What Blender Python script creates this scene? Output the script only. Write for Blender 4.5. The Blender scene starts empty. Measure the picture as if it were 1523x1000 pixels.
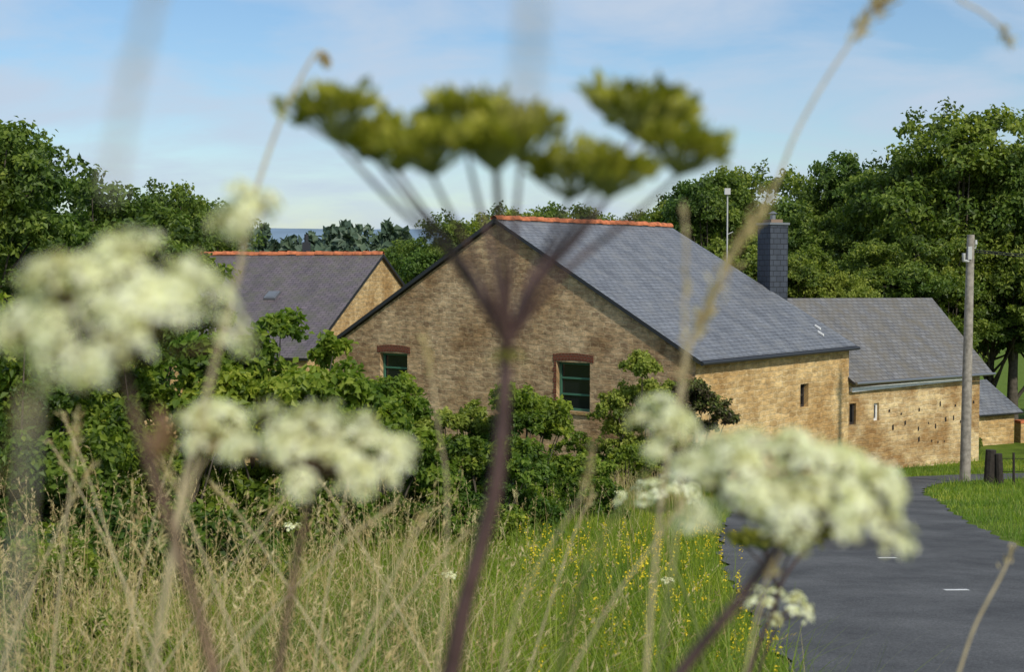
import bpy, math, random
import numpy as np
from mathutils import Vector, Matrix
random.seed(7); rng=np.random.default_rng(11)
scene=bpy.context.scene

# ------------------------------------------------------------------ helpers
class MB:
    def __init__(s):
        s.v=[];s.nv=0;s.l=[];s.t=[];s.m=[];s.tone=[];s.uv=[];s.sm=[]
    def add(s,V,F,mat=0,tone=0.5,uv=None,smooth=False):
        V=np.asarray(V,dtype=np.float64).reshape(-1,3);F=np.asarray(F,dtype=np.int64)
        n,k=F.shape
        s.v.append(V);s.l.append((F+s.nv).ravel());s.t.append(np.full(n,k));s.nv+=len(V)
        s.m.append(np.full(n,mat));s.tone.append(np.broadcast_to(np.asarray(tone,dtype=np.float64),(n,)).copy())
        s.uv.append(np.zeros((n*k,2)) if uv is None else np.asarray(uv,dtype=np.float64).reshape(-1,2))
        s.sm.append(np.full(n,smooth))
    def mesh(s,name,mats):
        me=bpy.data.meshes.new(name)
        V=np.concatenate(s.v);L=np.concatenate(s.l);T=np.concatenate(s.t)
        me.vertices.add(len(V));me.vertices.foreach_set('co',V.ravel())
        me.loops.add(len(L));me.loops.foreach_set('vertex_index',L.astype(np.int32))
        me.polygons.add(len(T));st=np.concatenate([[0],np.cumsum(T)[:-1]])
        me.polygons.foreach_set('loop_start',st.astype(np.int32))
        try: me.polygons.foreach_set('loop_total',T.astype(np.int32))
        except Exception: pass
        for m in mats: me.materials.append(m)
        me.polygons.foreach_set('material_index',np.concatenate(s.m).astype(np.int32))
        me.polygons.foreach_set('use_smooth',np.concatenate(s.sm).astype(bool))
        u=me.uv_layers.new(name='UVMap');u.data.foreach_set('uv',np.concatenate(s.uv).astype(np.float32).ravel())
        a=me.attributes.new('tone','FLOAT','FACE');a.data.foreach_set('value',np.concatenate(s.tone).astype(np.float32))
        me.update(calc_edges=True);me.validate()
        return me
    def obj(s,name,mats,loc=(0,0,0)):
        me=s.mesh(name,mats);o=bpy.data.objects.new(name,me);o.location=loc
        scene.collection.objects.link(o);return o

def group(name,loc,objs):
    e=bpy.data.objects.new(name,None);e.location=loc;e.empty_display_size=0.3
    scene.collection.objects.link(e)
    for o in objs:
        o.parent=e;o.matrix_parent_inverse=Matrix.Translation(-Vector(loc))
    return e

def catmull(P,n=8):
    P=np.asarray(P,float);Q=np.vstack([2*P[0]-P[1],P,2*P[-1]-P[-2]]);out=[]
    for i in range(1,len(Q)-2):
        a,b,c,d=Q[i-1],Q[i],Q[i+1],Q[i+2]
        for j in range(n):
            t=j/n;out.append(.5*(2*b+(c-a)*t+(2*a-5*b+4*c-d)*t*t+(3*b-a-3*c+d)*t**3))
    out.append(P[-1]);return np.array(out)

def tube(mb,P,R,sides=6,mat=0,tone=.5,smooth=True,cap=False):
    P=np.asarray(P,float);n=len(P);R=np.broadcast_to(np.asarray(R,float),(n,))
    T=np.gradient(P,axis=0);T/=np.linalg.norm(T,axis=1)[:,None]+1e-12
    ref=np.array([0,1,0.]) if abs(T[0][1])<.8 else np.array([1.,0,0])
    A=np.cross(T,ref);A/=np.linalg.norm(A,axis=1)[:,None]+1e-12;B=np.cross(T,A)
    th=np.arange(sides)*2*np.pi/sides
    V=(P[:,None]+R[:,None,None]*(A[:,None]*np.cos(th)[None,:,None]+B[:,None]*np.sin(th)[None,:,None])).reshape(-1,3)
    F=[]
    for i in range(n-1):
        for j in range(sides):
            k=(j+1)%sides;F.append((i*sides+j,i*sides+k,(i+1)*sides+k,(i+1)*sides+j))
    mb.add(V,F,mat,tone,smooth=smooth)
    if cap:
        mb.add(V[-sides:],[list(range(sides))],mat,tone);mb.add(V[:sides],[list(range(sides))[::-1]],mat,tone)

def unit(v): return v/(np.linalg.norm(v,axis=-1,keepdims=True)+1e-12)

def leaves(mb,C,A,N,L,W,mat=0,tone=.5,fold=.18):
    """rhombic folded leaves, C base, A axis, N normal"""
    C=np.asarray(C);n=len(C)
    A=unit(A);S=unit(np.cross(A,N));N=np.cross(S,A)
    L=np.broadcast_to(L,(n,))[:,None];W=np.broadcast_to(W,(n,))[:,None]
    V=np.stack([C,C+A*L*.45+S*W*.5+N*W*fold,C+A*L-N*L*.12,C+A*L*.45-S*W*.5+N*W*fold],1).reshape(-1,3)
    F=np.arange(n*4).reshape(n,4)
    mb.add(V,F,mat,tone)

def box(mb,O,ax,ay,az,mat=0,uvs=False):
    O=np.asarray(O,float);ax=np.asarray(ax,float);ay=np.asarray(ay,float);az=np.asarray(az,float)
    V=[O,O+ax,O+ax+ay,O+ay,O+az,O+ax+az,O+ax+ay+az,O+ay+az]
    F=[(0,3,2,1),(4,5,6,7),(0,1,5,4),(1,2,6,5),(2,3,7,6),(3,0,4,7)]
    uv=None
    if uvs:
        uv=[]
        for f in F:
            p=[np.array(V[i]) for i in f];lx=np.linalg.norm(p[1]-p[0]);ly=np.linalg.norm(p[3]-p[0])
            uv+=[(0,0),(lx,0),(lx,ly),(0,ly)]
    mb.add(V,F,mat,uv=uv)

# ------------------------------------------------------------------ materials
def newmat(name):
    m=bpy.data.materials.new(name);m.use_nodes=True
    nt=m.node_tree;b=nt.nodes['Principled BSDF'];return m,nt,b
def N(nt,t,**k):
    n=nt.nodes.new(t)
    for a,v in k.items():
        if a.startswith('i_'): n.inputs[a[2:].replace('_',' ')].default_value=v
        else: setattr(n,a,v)
    return n
def ramp(nt,stops):
    r=nt.nodes.new('ShaderNodeValToRGB');e=r.color_ramp.elements
    while len(e)<len(stops): e.new(.5)
    for i,(p,c) in enumerate(stops): e[i].position=p;e[i].color=(*c,1)
    return r
def mixc(nt,mode,fac,a=None,b=None):
    m=nt.nodes.new('ShaderNodeMix');m.data_type='RGBA';m.blend_type=mode
    if isinstance(fac,(int,float)): m.inputs[0].default_value=fac
    else: nt.links.new(fac,m.inputs[0])
    for i,x in ((6,a),(7,b)):
        if x is None: continue
        if isinstance(x,tuple): m.inputs[i].default_value=(*x,1)
        else: nt.links.new(x,m.inputs[i])
    return m

def leaf_mat(name,stops,trans=.3,rough=.5,spec=.3,world_var=0.0):
    m,nt,b=newmat(name);L=nt.links.new
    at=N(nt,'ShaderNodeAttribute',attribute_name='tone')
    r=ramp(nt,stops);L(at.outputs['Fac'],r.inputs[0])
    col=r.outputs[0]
    if world_var:
        tc=N(nt,'ShaderNodeNewGeometry');nz=N(nt,'ShaderNodeTexNoise',i_Scale=world_var,i_Detail=2.0)
        L(tc.outputs['Position'],nz.inputs['Vector'])
        rr=ramp(nt,[(.35,(.6,.72,.72)),(.65,(1.4,1.2,1.0))]);L(nz.outputs[0],rr.inputs[0])
        mm=mixc(nt,'MULTIPLY',1.0,col,rr.outputs[0]);col=mm.outputs[2]
    L(col,b.inputs['Base Color']);b.inputs['Roughness'].default_value=rough
    b.inputs['Specular IOR Level'].default_value=spec
    tr=N(nt,'ShaderNodeBsdfTranslucent');g=mixc(nt,'MULTIPLY',1.0,col,(1.5,1.6,.75));L(g.outputs[2],tr.inputs[0])
    mx=N(nt,'ShaderNodeMixShader');mx.inputs[0].default_value=trans
    L(b.outputs[0],mx.inputs[1]);L(tr.outputs[0],mx.inputs[2]);L(mx.outputs[0],nt.nodes['Material Output'].inputs[0])
    return m
def plain(name,c,rough=.6,noise=0,scale=20,metal=0,spec=.4):
    m,nt,b=newmat(name);L=nt.links.new
    b.inputs['Roughness'].default_value=rough;b.inputs['Metallic'].default_value=metal;b.inputs['Specular IOR Level'].default_value=spec
    if noise:
        tc=N(nt,'ShaderNodeTexCoord');nz=N(nt,'ShaderNodeTexNoise',i_Scale=float(scale),i_Detail=5.0)
        L(tc.outputs['Object'],nz.inputs['Vector'])
        r=ramp(nt,[(.3,tuple(x*(1-noise) for x in c)),(.7,tuple(min(1,x*(1+noise)) for x in c))]);L(nz.outputs[0],r.inputs[0])
        L(r.outputs[0],b.inputs['Base Color'])
        bp=N(nt,'ShaderNodeBump',i_Strength=.3,i_Distance=.01);L(nz.outputs[0],bp.inputs['Height']);L(bp.outputs[0],b.inputs['Normal'])
    else: b.inputs['Base Color'].default_value=(*c,1)
    return m

def stone_mat(name,c1,c2,mortar,row=.13,bw=.32,stain=(.5,.42,.33),dist=.05,msize=.016,stainlo=.38,rough2=(.42,1.6)):
    m,nt,b=newmat(name);L=nt.links.new
    tc=N(nt,'ShaderNodeTexCoord')
    nz=N(nt,'ShaderNodeTexNoise',i_Scale=3.2,i_Detail=3.0);L(tc.outputs['UV'],nz.inputs['Vector'])
    sub=N(nt,'ShaderNodeVectorMath',operation='SUBTRACT');L(nz.outputs['Color'],sub.inputs[0]);sub.inputs[1].default_value=(.5,.5,.5)
    sc=N(nt,'ShaderNodeVectorMath',operation='SCALE');L(sub.outputs[0],sc.inputs[0]);sc.inputs['Scale'].default_value=dist*3
    ad=N(nt,'ShaderNodeVectorMath',operation='ADD');L(tc.outputs['UV'],ad.inputs[0]);L(sc.outputs[0],ad.inputs[1])
    br=N(nt,'ShaderNodeTexBrick',i_Scale=1.0);br.offset=.43;br.squash=.7;br.squash_frequency=3
    br.inputs['Brick Width'].default_value=bw;br.inputs['Row Height'].default_value=row
    br.inputs['Mortar Size'].default_value=msize;br.inputs['Mortar Smooth'].default_value=.3
    br.inputs['Color1'].default_value=(*c1,1);br.inputs['Color2'].default_value=(*c2,1);br.inputs['Mortar'].default_value=(*mortar,1)
    L(ad.outputs[0],br.inputs['Vector'])
    mpp=N(nt,'ShaderNodeMapping');mpp.inputs['Scale'].default_value=(.7,1.4,1);L(tc.outputs['UV'],mpp.inputs[0])
    n2=N(nt,'ShaderNodeTexNoise',i_Scale=5.5,i_Detail=7.0,i_Roughness=.75);L(mpp.outputs[0],n2.inputs['Vector'])
    r2=ramp(nt,[(.32,(rough2[0],rough2[0]*.97,rough2[0]*.93)),(.68,(rough2[1],rough2[1]*.98,rough2[1]*.93))]);L(n2.outputs[0],r2.inputs[0])
    m1=mixc(nt,'MULTIPLY',1.0,br.outputs['Color'],r2.outputs[0])
    n3=N(nt,'ShaderNodeTexNoise',i_Scale=.6,i_Detail=6.0,i_Roughness=.65);L(tc.outputs['UV'],n3.inputs['Vector'])
    r3=ramp(nt,[(stainlo,stain),(.62,(1.08,1.05,1.0))]);L(n3.outputs[0],r3.inputs[0])
    m2=mixc(nt,'MULTIPLY',1.0,m1.outputs[2],r3.outputs[0])
    L(m2.outputs[2],b.inputs['Base Color']);b.inputs['Roughness'].default_value=.9;b.inputs['Specular IOR Level'].default_value=.15
    mt=N(nt,'ShaderNodeMath',operation='MULTIPLY_ADD');L(n2.outputs[0],mt.inputs[0]);mt.inputs[1].default_value=1.2
    inv=N(nt,'ShaderNodeMath',operation='SUBTRACT');inv.inputs[0].default_value=1;L(br.outputs['Fac'],inv.inputs[1]);L(inv.outputs[0],mt.inputs[2])
    bp=N(nt,'ShaderNodeBump',i_Strength=.85,i_Distance=.035);L(mt.outputs[0],bp.inputs['Height']);L(bp.outputs[0],b.inputs['Normal'])
    return m

def slate_mat(name,c1,c2,lichen=None,amt=.5):
    m,nt,b=newmat(name);L=nt.links.new
    tc=N(nt,'ShaderNodeTexCoord')
    br=N(nt,'ShaderNodeTexBrick',i_Scale=1.0);br.offset=.5
    br.inputs['Brick Width'].default_value=.26;br.inputs['Row Height'].default_value=.17
    br.inputs['Mortar Size'].default_value=.011;br.inputs['Mortar Smooth'].default_value=.2
    br.inputs['Color1'].default_value=(*c1,1);br.inputs['Color2'].default_value=(*c2,1);br.inputs['Mortar'].default_value=(c1[0]*.3,c1[1]*.3,c1[2]*.3,1)
    L(tc.outputs['UV'],br.inputs['Vector'])
    mp=N(nt,'ShaderNodeMapping');mp.inputs['Scale'].default_value=(1.6,.35,1);L(tc.outputs['UV'],mp.inputs[0])
    n3=N(nt,'ShaderNodeTexNoise',i_Scale=1.2,i_Detail=7.0,i_Roughness=.7);L(mp.outputs[0],n3.inputs['Vector'])
    r3=ramp(nt,[(.3,(.7,.7,.7)),(.7,(1.28,1.28,1.26))]);L(n3.outputs[0],r3.inputs[0])
    m2=mixc(nt,'MULTIPLY',1.0,br.outputs['Color'],r3.outputs[0]);col=m2.outputs[2]
    if lichen:
        n4=N(nt,'ShaderNodeTexNoise',i_Scale=1.7,i_Detail=8.0,i_Roughness=.75);L(tc.outputs['UV'],n4.inputs['Vector'])
        r4=ramp(nt,[(.5-.1*amt,(0,0,0)),(.72,(1,1,1))]);L(n4.outputs[0],r4.inputs[0])
        m3=mixc(nt,'MIX',r4.outputs[0],col,lichen);col=m3.outputs[2]
    L(col,b.inputs['Base Color']);b.inputs['Roughness'].default_value=.55;b.inputs['Specular IOR Level'].default_value=.4
    inv=N(nt,'ShaderNodeMath',operation='SUBTRACT');inv.inputs[0].default_value=1;L(br.outputs['Fac'],inv.inputs[1])
    bp=N(nt,'ShaderNodeBump',i_Strength=.8,i_Distance=.015);L(inv.outputs[0],bp.inputs['Height']);L(bp.outputs[0],b.inputs['Normal'])
    return m

M={}
M['gable']=stone_mat('rubble_stone',(.66,.49,.31),(.40,.29,.19),(.60,.48,.32),row=.14,bw=.34,msize=.018,dist=.075,stain=(.62,.52,.42),rough2=(.45,1.5))
M['side']=stone_mat('yellow_stone',(.80,.60,.31),(.55,.40,.20),(.76,.62,.38),row=.15,bw=.44,stain=(.70,.58,.45),msize=.016,dist=.07,rough2=(.55,1.3))
M['barnw']=stone_mat('pale_stone',(.80,.65,.38),(.60,.45,.25),(.80,.68,.45),row=.15,bw=.4,stain=(.56,.43,.31),msize=.016,dist=.07,stainlo=.42,rough2=(.55,1.25))
M['brick']=stone_mat('red_brick',(.30,.10,.07),(.21,.08,.055),(.3,.24,.2),row=.075,bw=.12,dist=.0,msize=.008)
M['slate']=slate_mat('slate_grey',(.185,.195,.215),(.145,.154,.172),(.22,.22,.215),.2)
M['slate_old']=slate_mat('slate_old',(.20,.196,.195),(.155,.154,.157),(.16,.135,.09),1.0)
M['slate_purple']=slate_mat('slate_purple',(.16,.13,.14),(.12,.10,.11),(.11,.11,.065),.6)
M['verge']=plain('dark_verge_board',(.03,.032,.036),.5)
M['tile']=plain('terracotta_ridge',(.48,.15,.06),.8,.45,6)
M['green']=plain('green_paint',(.06,.17,.11),.45)
M['white']=plain('white_paint',(.75,.74,.7),.6,.1,8)
M['glass']=plain('window_glass',(.012,.014,.016),.08,spec=.6)
M['hole_shade']=plain('painted_hole_shade',(.025,.018,.012),.95)  # flat dark colour carries the shade of holes that have no depth
M['zinc']=plain('zinc',(.25,.26,.27),.4,metal=.6)
M['cladding']=slate_mat('chimney_slates',(.055,.065,.085),(.042,.05,.068))
M['wood']=plain('weathered_wood',(.30,.265,.22),.85,.35,9)
M['darkwood']=plain('dark_wood',(.035,.028,.022),.9,.4,14)
M['wire']=plain('cable',(.02,.02,.02),.6)
M['concrete']=plain('insulator',(.5,.5,.48),.4)
M['bark']=plain('bark',(.09,.075,.055),.9,.4,6)
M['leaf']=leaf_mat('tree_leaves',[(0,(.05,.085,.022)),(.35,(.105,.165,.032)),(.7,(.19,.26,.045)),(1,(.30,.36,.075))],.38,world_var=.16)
M['leafh']=leaf_mat('hazel_leaves',[(0,(.05,.09,.016)),(.35,(.11,.18,.024)),(.75,(.21,.29,.036)),(1,(.32,.38,.06))],.42,world_var=.4)
M['leafy']=leaf_mat('yellow_green_leaves',[(0,(.09,.13,.018)),(.5,(.21,.26,.038)),(1,(.38,.40,.075))],.35)
M['leafp']=leaf_mat('copper_leaves',[(0,(.035,.027,.018)),(.45,(.08,.062,.032)),(.8,(.09,.12,.025)),(1,(.15,.18,.035))],.25)
M['leafd']=leaf_mat('far_leaves',[(0,(.045,.08,.06)),(1,(.11,.155,.085))],.1)  # bluish green with the distance haze put into the leaf colour
M['grass']=leaf_mat('green_grass',[(0,(.11,.17,.016)),(.5,(.20,.29,.028)),(.82,(.31,.38,.05)),(1,(.48,.42,.16))],.42,world_var=.7)
M['lawn']=leaf_mat('lawn_grass',[(0,(.12,.20,.02)),(.6,(.22,.33,.035)),(1,(.38,.40,.10))],.4,world_var=.6)
M['dry']=leaf_mat('dry_grass',[(0,(.30,.21,.09)),(.5,(.52,.40,.19)),(1,(.7,.59,.35))],.3)
M['yellowf']=leaf_mat('yellow_petals',[(0,(.75,.52,.02)),(1,(.88,.72,.03))],.2)
M['petal']=leaf_mat('hogweed_petals',[(0,(.34,.31,.12)),(.3,(.60,.57,.30)),(.6,(.86,.85,.66)),(1,(.94,.93,.85))],.3,spec=.1)
M['seed']=leaf_mat('hogweed_seeds',[(0,(.13,.14,.015)),(.5,(.29,.29,.03)),(1,(.48,.45,.07))],.35)
M['gstem']=plain('green_stem',(.17,.20,.05),.6,.2,60)
M['pstem']=plain('purple_stem',(.08,.045,.042),.5,.4,40)
M['bstem']=plain('brown_stem',(.14,.08,.055),.6,.4,40)
M['straw']=plain('straw_stem',(.52,.42,.25),.7,.2,50)
M['grey_straw']=plain('grey_straw_stem',(.45,.42,.35),.7,.2,50)

# ------------------------------------------------------------------ ground
KY=[-60,-5,38,40,42,44,46,48,60,100,200,400,1500,9000]
KZ=[-1.165,-1.165,-5.766,-5.95,-6.12,-6.26,-6.35,-6.4,-6.6,-9,-25,-42,-60,-60]
def gz(y): return np.interp(y,KY,KZ)
ys=sorted(set(list(np.arange(-60,60,1.))+KY+list(range(60,200,10))+[300,600,1000,2500,5000]))
xs=np.array([-4000,-1000,-300,-100]+list(range(-60,61,4))+[100,300,1000,4000.])
V=[(x,y,gz(y)) for y in ys for x in xs];nx=len(xs)
F=[(j*nx+i,j*nx+i+1,(j+1)*nx+i+1,(j+1)*nx+i) for j in range(len(ys)-1) for i in range(nx-1)]
gm,nt,b=newmat('meadow_ground');L=nt.links.new
ge=N(nt,'ShaderNodeNewGeometry');n1=N(nt,'ShaderNodeTexNoise',i_Scale=.8,i_Detail=8.0,i_Roughness=.75);L(ge.outputs['Position'],n1.inputs['Vector'])
r=ramp(nt,[(.3,(.06,.09,.012)),(.5,(.11,.17,.018)),(.7,(.18,.22,.04))]);L(n1.outputs[0],r.inputs[0]);L(r.outputs[0],b.inputs['Base Color'])
b.inputs['Roughness'].default_value=.95;b.inputs['Specular IOR Level'].default_value=.1
n2=N(nt,'ShaderNodeTexNoise',i_Scale=25.,i_Detail=4.0);L(ge.outputs['Position'],n2.inputs['Vector'])
bp=N(nt,'ShaderNodeBump',i_Strength=.8,i_Distance=.06);L(n2.outputs[0],bp.inputs['Height']);L(bp.outputs[0],b.inputs['Normal'])
mb=MB();mb.add(V,F);mb.obj('ground',[gm])

# road
RC=catmull([(3.9,-30),(3.9,-10),(3.8,3),(3.85,9),(4.2,14),(4.95,20),(6.3,27),(8.3,34),(11.8,39.6),(17.5,42),(26,44),(45,46)],24)
d=np.gradient(RC,axis=0);d/=np.linalg.norm(d,axis=1)[:,None];nr=np.stack([d[:,1],-d[:,0]],1)
hw=np.interp(RC[:,1],[0,30,38,60],[2.02,1.95,1.1,1.1])
def strip(c,n,offs,dz):
    V=[];m=len(offs)
    for k,(p,q,h) in enumerate(zip(c,n,hw)):
        for o in offs:
            w=h*o
            if abs(o)==1: w+=.05*math.sin(k*1.7+o)+.03*math.sin(k*.61)
            x,y=p+q*w;V.append((x,y,gz(y)+dz))
    F=[(i*m+j,i*m+j+1,(i+1)*m+j+1,(i+1)*m+j) for i in range(len(c)-1) for j in range(m-1)]
    return V,F
am,nt,b=newmat('asphalt');L=nt.links.new
ge=N(nt,'ShaderNodeNewGeometry');n1=N(nt,'ShaderNodeTexNoise',i_Scale=45.,i_Detail=6.0,i_Roughness=.85);L(ge.outputs['Position'],n1.inputs['Vector'])
r=ramp(nt,[(.35,(.06,.061,.063)),(.65,(.165,.166,.167))]);L(n1.outputs[0],r.inputs[0])
n2=N(nt,'ShaderNodeTexNoise',i_Scale=.7,i_Detail=6.0,i_Roughness=.7);L(ge.outputs['Position'],n2.inputs['Vector'])
r2=ramp(nt,[(.35,(.68,.68,.68)),(.65,(1.25,1.24,1.2))]);L(n2.outputs[0],r2.inputs[0])
mm=mixc(nt,'MULTIPLY',1.0,r.outputs[0],r2.outputs[0]);L(mm.outputs[2],b.inputs['Base Color']);b.inputs['Roughness'].default_value=.9;b.inputs['Specular IOR Level'].default_value=.15
bp=N(nt,'ShaderNodeBump',i_Strength=.7,i_Distance=.012);L(n1.outputs[0],bp.inputs['Height']);L(bp.outputs[0],b.inputs['Normal'])
mb=MB();Vv,Ff=strip(RC,nr,[-1,-.5,0,.5,1],.02);mb.add(Vv,Ff);road=mb.obj('road',[am])
mb=MB()
def dash(x,y,l,w,a):
    c,s=math.cos(a),math.sin(a);pts=[(-l,-w),(l,-w),(l,w),(-l,w)]
    V=[];
    for px,py in pts:
        X=x+px*c-py*s;Y=y+px*s+py*c;V.append((X,Y,gz(Y)+.026))
    mb.add(V,[(0,1,2,3)])
dash(4.37,13.85,.12,.05,.05);dash(4.55,17.1,.11,.05,.05)
dash(4.2,8.0,.11,.04,.05);mb.obj('road_marking',[M['white']])

def rdist(x,y):
    out=np.empty(len(x))
    for i in range(0,len(x),20000):
        dx=x[i:i+20000,None]-RC[None,:,0];dy=y[i:i+20000,None]-RC[None,:,1]
        out[i:i+20000]=np.sqrt((dx*dx+dy*dy).min(1))
    return out

# ------------------------------------------------------------------ buildings
def wall(mb,O,e,n,length,zb,top,ops,mat=0,depth=.28,uo=0):
    O=np.array([O[0],O[1],0.]);e=np.array([e[0],e[1],0.]);n=np.array([n[0],n[1],0.])
    tt=[t for t,z in top];zz=[z for t,z in top]
    bk=sorted(set([0,length]+[o[0] for o in ops]+[o[1] for o in ops]+[t for t in tt if 0<t<length]))
    P=lambda t,z,dd=0:O+e*t+np.array([0,0,z])-n*dd
    def q(a,b,z0,z1,z2,z3):
        mb.add([P(a,z0),P(b,z1),P(b,z2),P(a,z3)],[(0,1,2,3)],mat,uv=[(a+uo,z0),(b+uo,z1),(b+uo,z2),(a+uo,z3)])
    for a,b in zip(bk[:-1],bk[1:]):
        cur=zb
        for o in sorted([o for o in ops if o[0]<=a+1e-6 and o[1]>=b-1e-6],key=lambda o:o[2]):
            q(a,b,cur,cur,o[2],o[2]);cur=o[3]
        q(a,b,cur,cur,np.interp(b,tt,zz),np.interp(a,tt,zz))
    for t0,t1,z0,z1 in ops:
        C=[(t0,z0),(t1,z0),(t1,z1),(t0,z1)]
        for i in range(4):
            a=C[i];b=C[(i+1)%4]
            mb.add([P(*a),P(*b),P(*b,depth),P(*a,depth)],[(0,1,2,3)],mat,uv=[(a[0],a[1]),(b[0],b[1]),(b[0]+.01,b[1]+depth),(a[0]+.01,a[1]+depth)])

def window(name,O,e,n,t0,t1,z0,z1,framemat,bars=3,vb=0,dep=.14):
    O=np.array([O[0],O[1],0.]);e=np.array([e[0],e[1],0.]);n=np.array([n[0],n[1],0.]);up=np.array([0,0,1.])
    mb=MB();f=.07;B=lambda t,z,w,h,d0,th:box(mb,O+e*t+up*z-n*d0,e*w,up*h,-n*th,0)
    B(t0,z0,f,z1-z0,dep,.06);B(t1-f,z0,f,z1-z0,dep,.06);B(t0+f,z0,t1-t0-2*f,f,dep,.06);B(t0+f,z1-f,t1-t0-2*f,f,dep,.06)
    for i in range(bars):
        z=z0+(z1-z0)*(i+1)/(bars+1);B(t0+f,z-.025,t1-t0-2*f,.05,dep+.005,.045)
    for i in range(vb):
        t=t0+(t1-t0)*(i+1)/(vb+1);B(t-.02,z0+f,.04,z1-z0-2*f,dep+.008,.04)
    P=lambda t,z:O+e*t+up*z-n*(dep+.04)
    mb.add([P(t0,z0),P(t1,z0),P(t1,z1),P(t0,z1)],[(0,1,2,3)],1)
    return mb.obj(name,[framemat,M['glass']])

def slab(mb,a,b,c,d,th,mat=0,edge=1,uo=0):
    """roof slab: a,b along ridge, c,d along eave (a above d)"""
    a,b,c,d=[np.array(x,float) for x in (a,b,c,d)]
    n=np.cross(b-a,d-a);n/=np.linalg.norm(n)
    if n[2]<0:n=-n
    ea=(b-a)/np.linalg.norm(b-a);sl=lambda p:(np.dot(p-a,ea)+uo,-np.linalg.norm((p-a)-ea*np.dot(p-a,ea)))
    mb.add([a,b,c,d],[(0,1,2,3)],mat,uv=[sl(a),sl(b),sl(c),sl(d)])
    q=[p-n*th for p in (a,b,c,d)];T=[a,b,c,d]
    mb.add(q,[(3,2,1,0)],edge)
    for i in range(4):
        j=(i+1)%4;mb.add([T[i],T[j],q[j],q[i]],[(0,3,2,1)],edge)

def ridge_tiles(name,p,q,r=.095,mat=None):
    p=np.array(p,float);q=np.array(q,float);L_=np.linalg.norm(q-p);e=(q-p)/L_;s=np.cross(e,[0,0,1.]);s/=np.linalg.norm(s);up=np.cross(s,e)
    mb=MB();k=int(L_/.36)
    for i in range(k):
        jz=random.uniform(-.014,.014)
        a=p+e*(L_*i/k)+up*jz;b=p+e*(L_*(i+1)/k+.03)+up*jz;V=[];m=9
        for P_,rr in ((a,r),(b,r*1.25)):
            for j in range(m):
                th=math.pi*(j/(m-1))*1.1-.05*math.pi;V.append(P_+s*rr*math.cos(th)*1.25+up*(rr*math.sin(th)-.035))
        mb.add(V,[(j,j+1,m+j+1,m+j) for j in range(m-1)],0,smooth=True)
        mb.add(V[m:],[tuple(range(m))],0)
    return mb.obj(name,[mat or M['tile']])

# --- main stone house
g=np.array([.782,-.623]);r_=np.array([.623,.782]);Lc=np.array([-5.511,44.1])
HP=lambda t,s,z:np.array([*(Lc+g*t+r_*s),z])
W_,D_=13.0,8.9;zr,ze,zb=1.42,-2.2,-6.5
sl=(zr-ze)/6.5
parts=[]
mb=MB()
wt=lambda t:zr-.14-abs(t-6.5)*sl
top=[(0,wt(0)),(6.5,wt(6.5)),(13,wt(13))]
winA=(8.6,9.72,-3.86,-2.53);winB=(1.95,3.07,-3.86,-2.53)
wall(mb,Lc,g,-r_,W_,zb,top,[winA,winB],0)
wall(mb,Lc+r_*D_,g,r_,W_,zb,top,[],0)
sw=(5.75,6.25,-3.98,-3.3)
wall(mb,Lc+g*W_,r_,g,D_,zb,[(0,wt(13)),(D_,wt(13))],[sw],1)
wall(mb,Lc,r_,-g,D_,zb,[(0,wt(0)),(D_,wt(0))],[],0)
parts.append(mb.obj('walls',[M['gable'],M['side']]))
mb=MB();o1,o2=-.12,D_+.12;ov=.22
slab(mb,HP(6.5,o1,zr),HP(6.5,o2,zr),HP(13+ov,o2,ze-ov*sl),HP(13+ov,o1,ze-ov*sl),.1)
slab(mb,HP(6.5,o1,zr),HP(6.5,o2,zr),HP(-ov,o2,ze-ov*sl),HP(-ov,o1,ze-ov*sl),.1)
parts.append(mb.obj('roof',[M['slate'],M['verge']]))
parts.append(ridge_tiles('ridge_tiles',HP(6.5,o1-.02,zr+.02),HP(6.5,o2,zr+.02)))
mb=MB()
tube(mb,[HP(13+ov+.04,o1,ze-ov*sl-.07),HP(13+ov+.04,o2,ze-ov*sl-.07)],.055,8,cap=True)
parts.append(mb.obj('gutter',[M['verge']]))
for nm,w in (('gable_window_near',winA),('gable_window_far',winB)):
    parts.append(window(nm,Lc,g,-r_,*w,M['green'],bars=2,vb=0))
parts.append(window('side_window',Lc+g*W_,r_,g,*sw,M['darkwood'],bars=1,vb=1))
mb=MB()
for w in (winA,winB):
    k=12;a0=w[0]-.12;a1=w[1]+.12
    for i in range(k):
        t=a0+(a1-a0)*i/k;c=(i+.5)/k-.5;z=w[3]+.05*(1-4*c*c)
        box(mb,HP(t+.006,-.012,z),[*(g*((a1-a0)/k-.012)),0],[*(r_*.11),0],[0,0,.2],0,True)
    box(mb,HP(w[0]-.06,-.05,w[2]-.08),[*(g*(w[1]-w[0]+.12)),0],[*(r_*.3),0],[0,0,.078],1,True)
w=winA
for q in range(9):
    dd=.03*(q%2);box(mb,HP(w[0]-.085-dd,-.01,w[2]+q*.148+.004),[*(g*(.08+dd)),0],[*(r_*.1),0],[0,0,.13],0,True)
parts.append(mb.obj('brick_lintels',[M['brick'],M['barnw']]))
mb=MB()
for t,s in ((12.2,8.2),(12.5,7.8)):
    p=HP(t,s,zr-(t-6.5)*sl+.02);box(mb,p,[*(g*.18),-.18*sl],[*(r_*.06),0],[0,0,.05])
parts.append(mb.obj('roof_hooks',[M['white']]))
group('stone_house',tuple(HP(6.5,4.5,zb)),parts)

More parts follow.
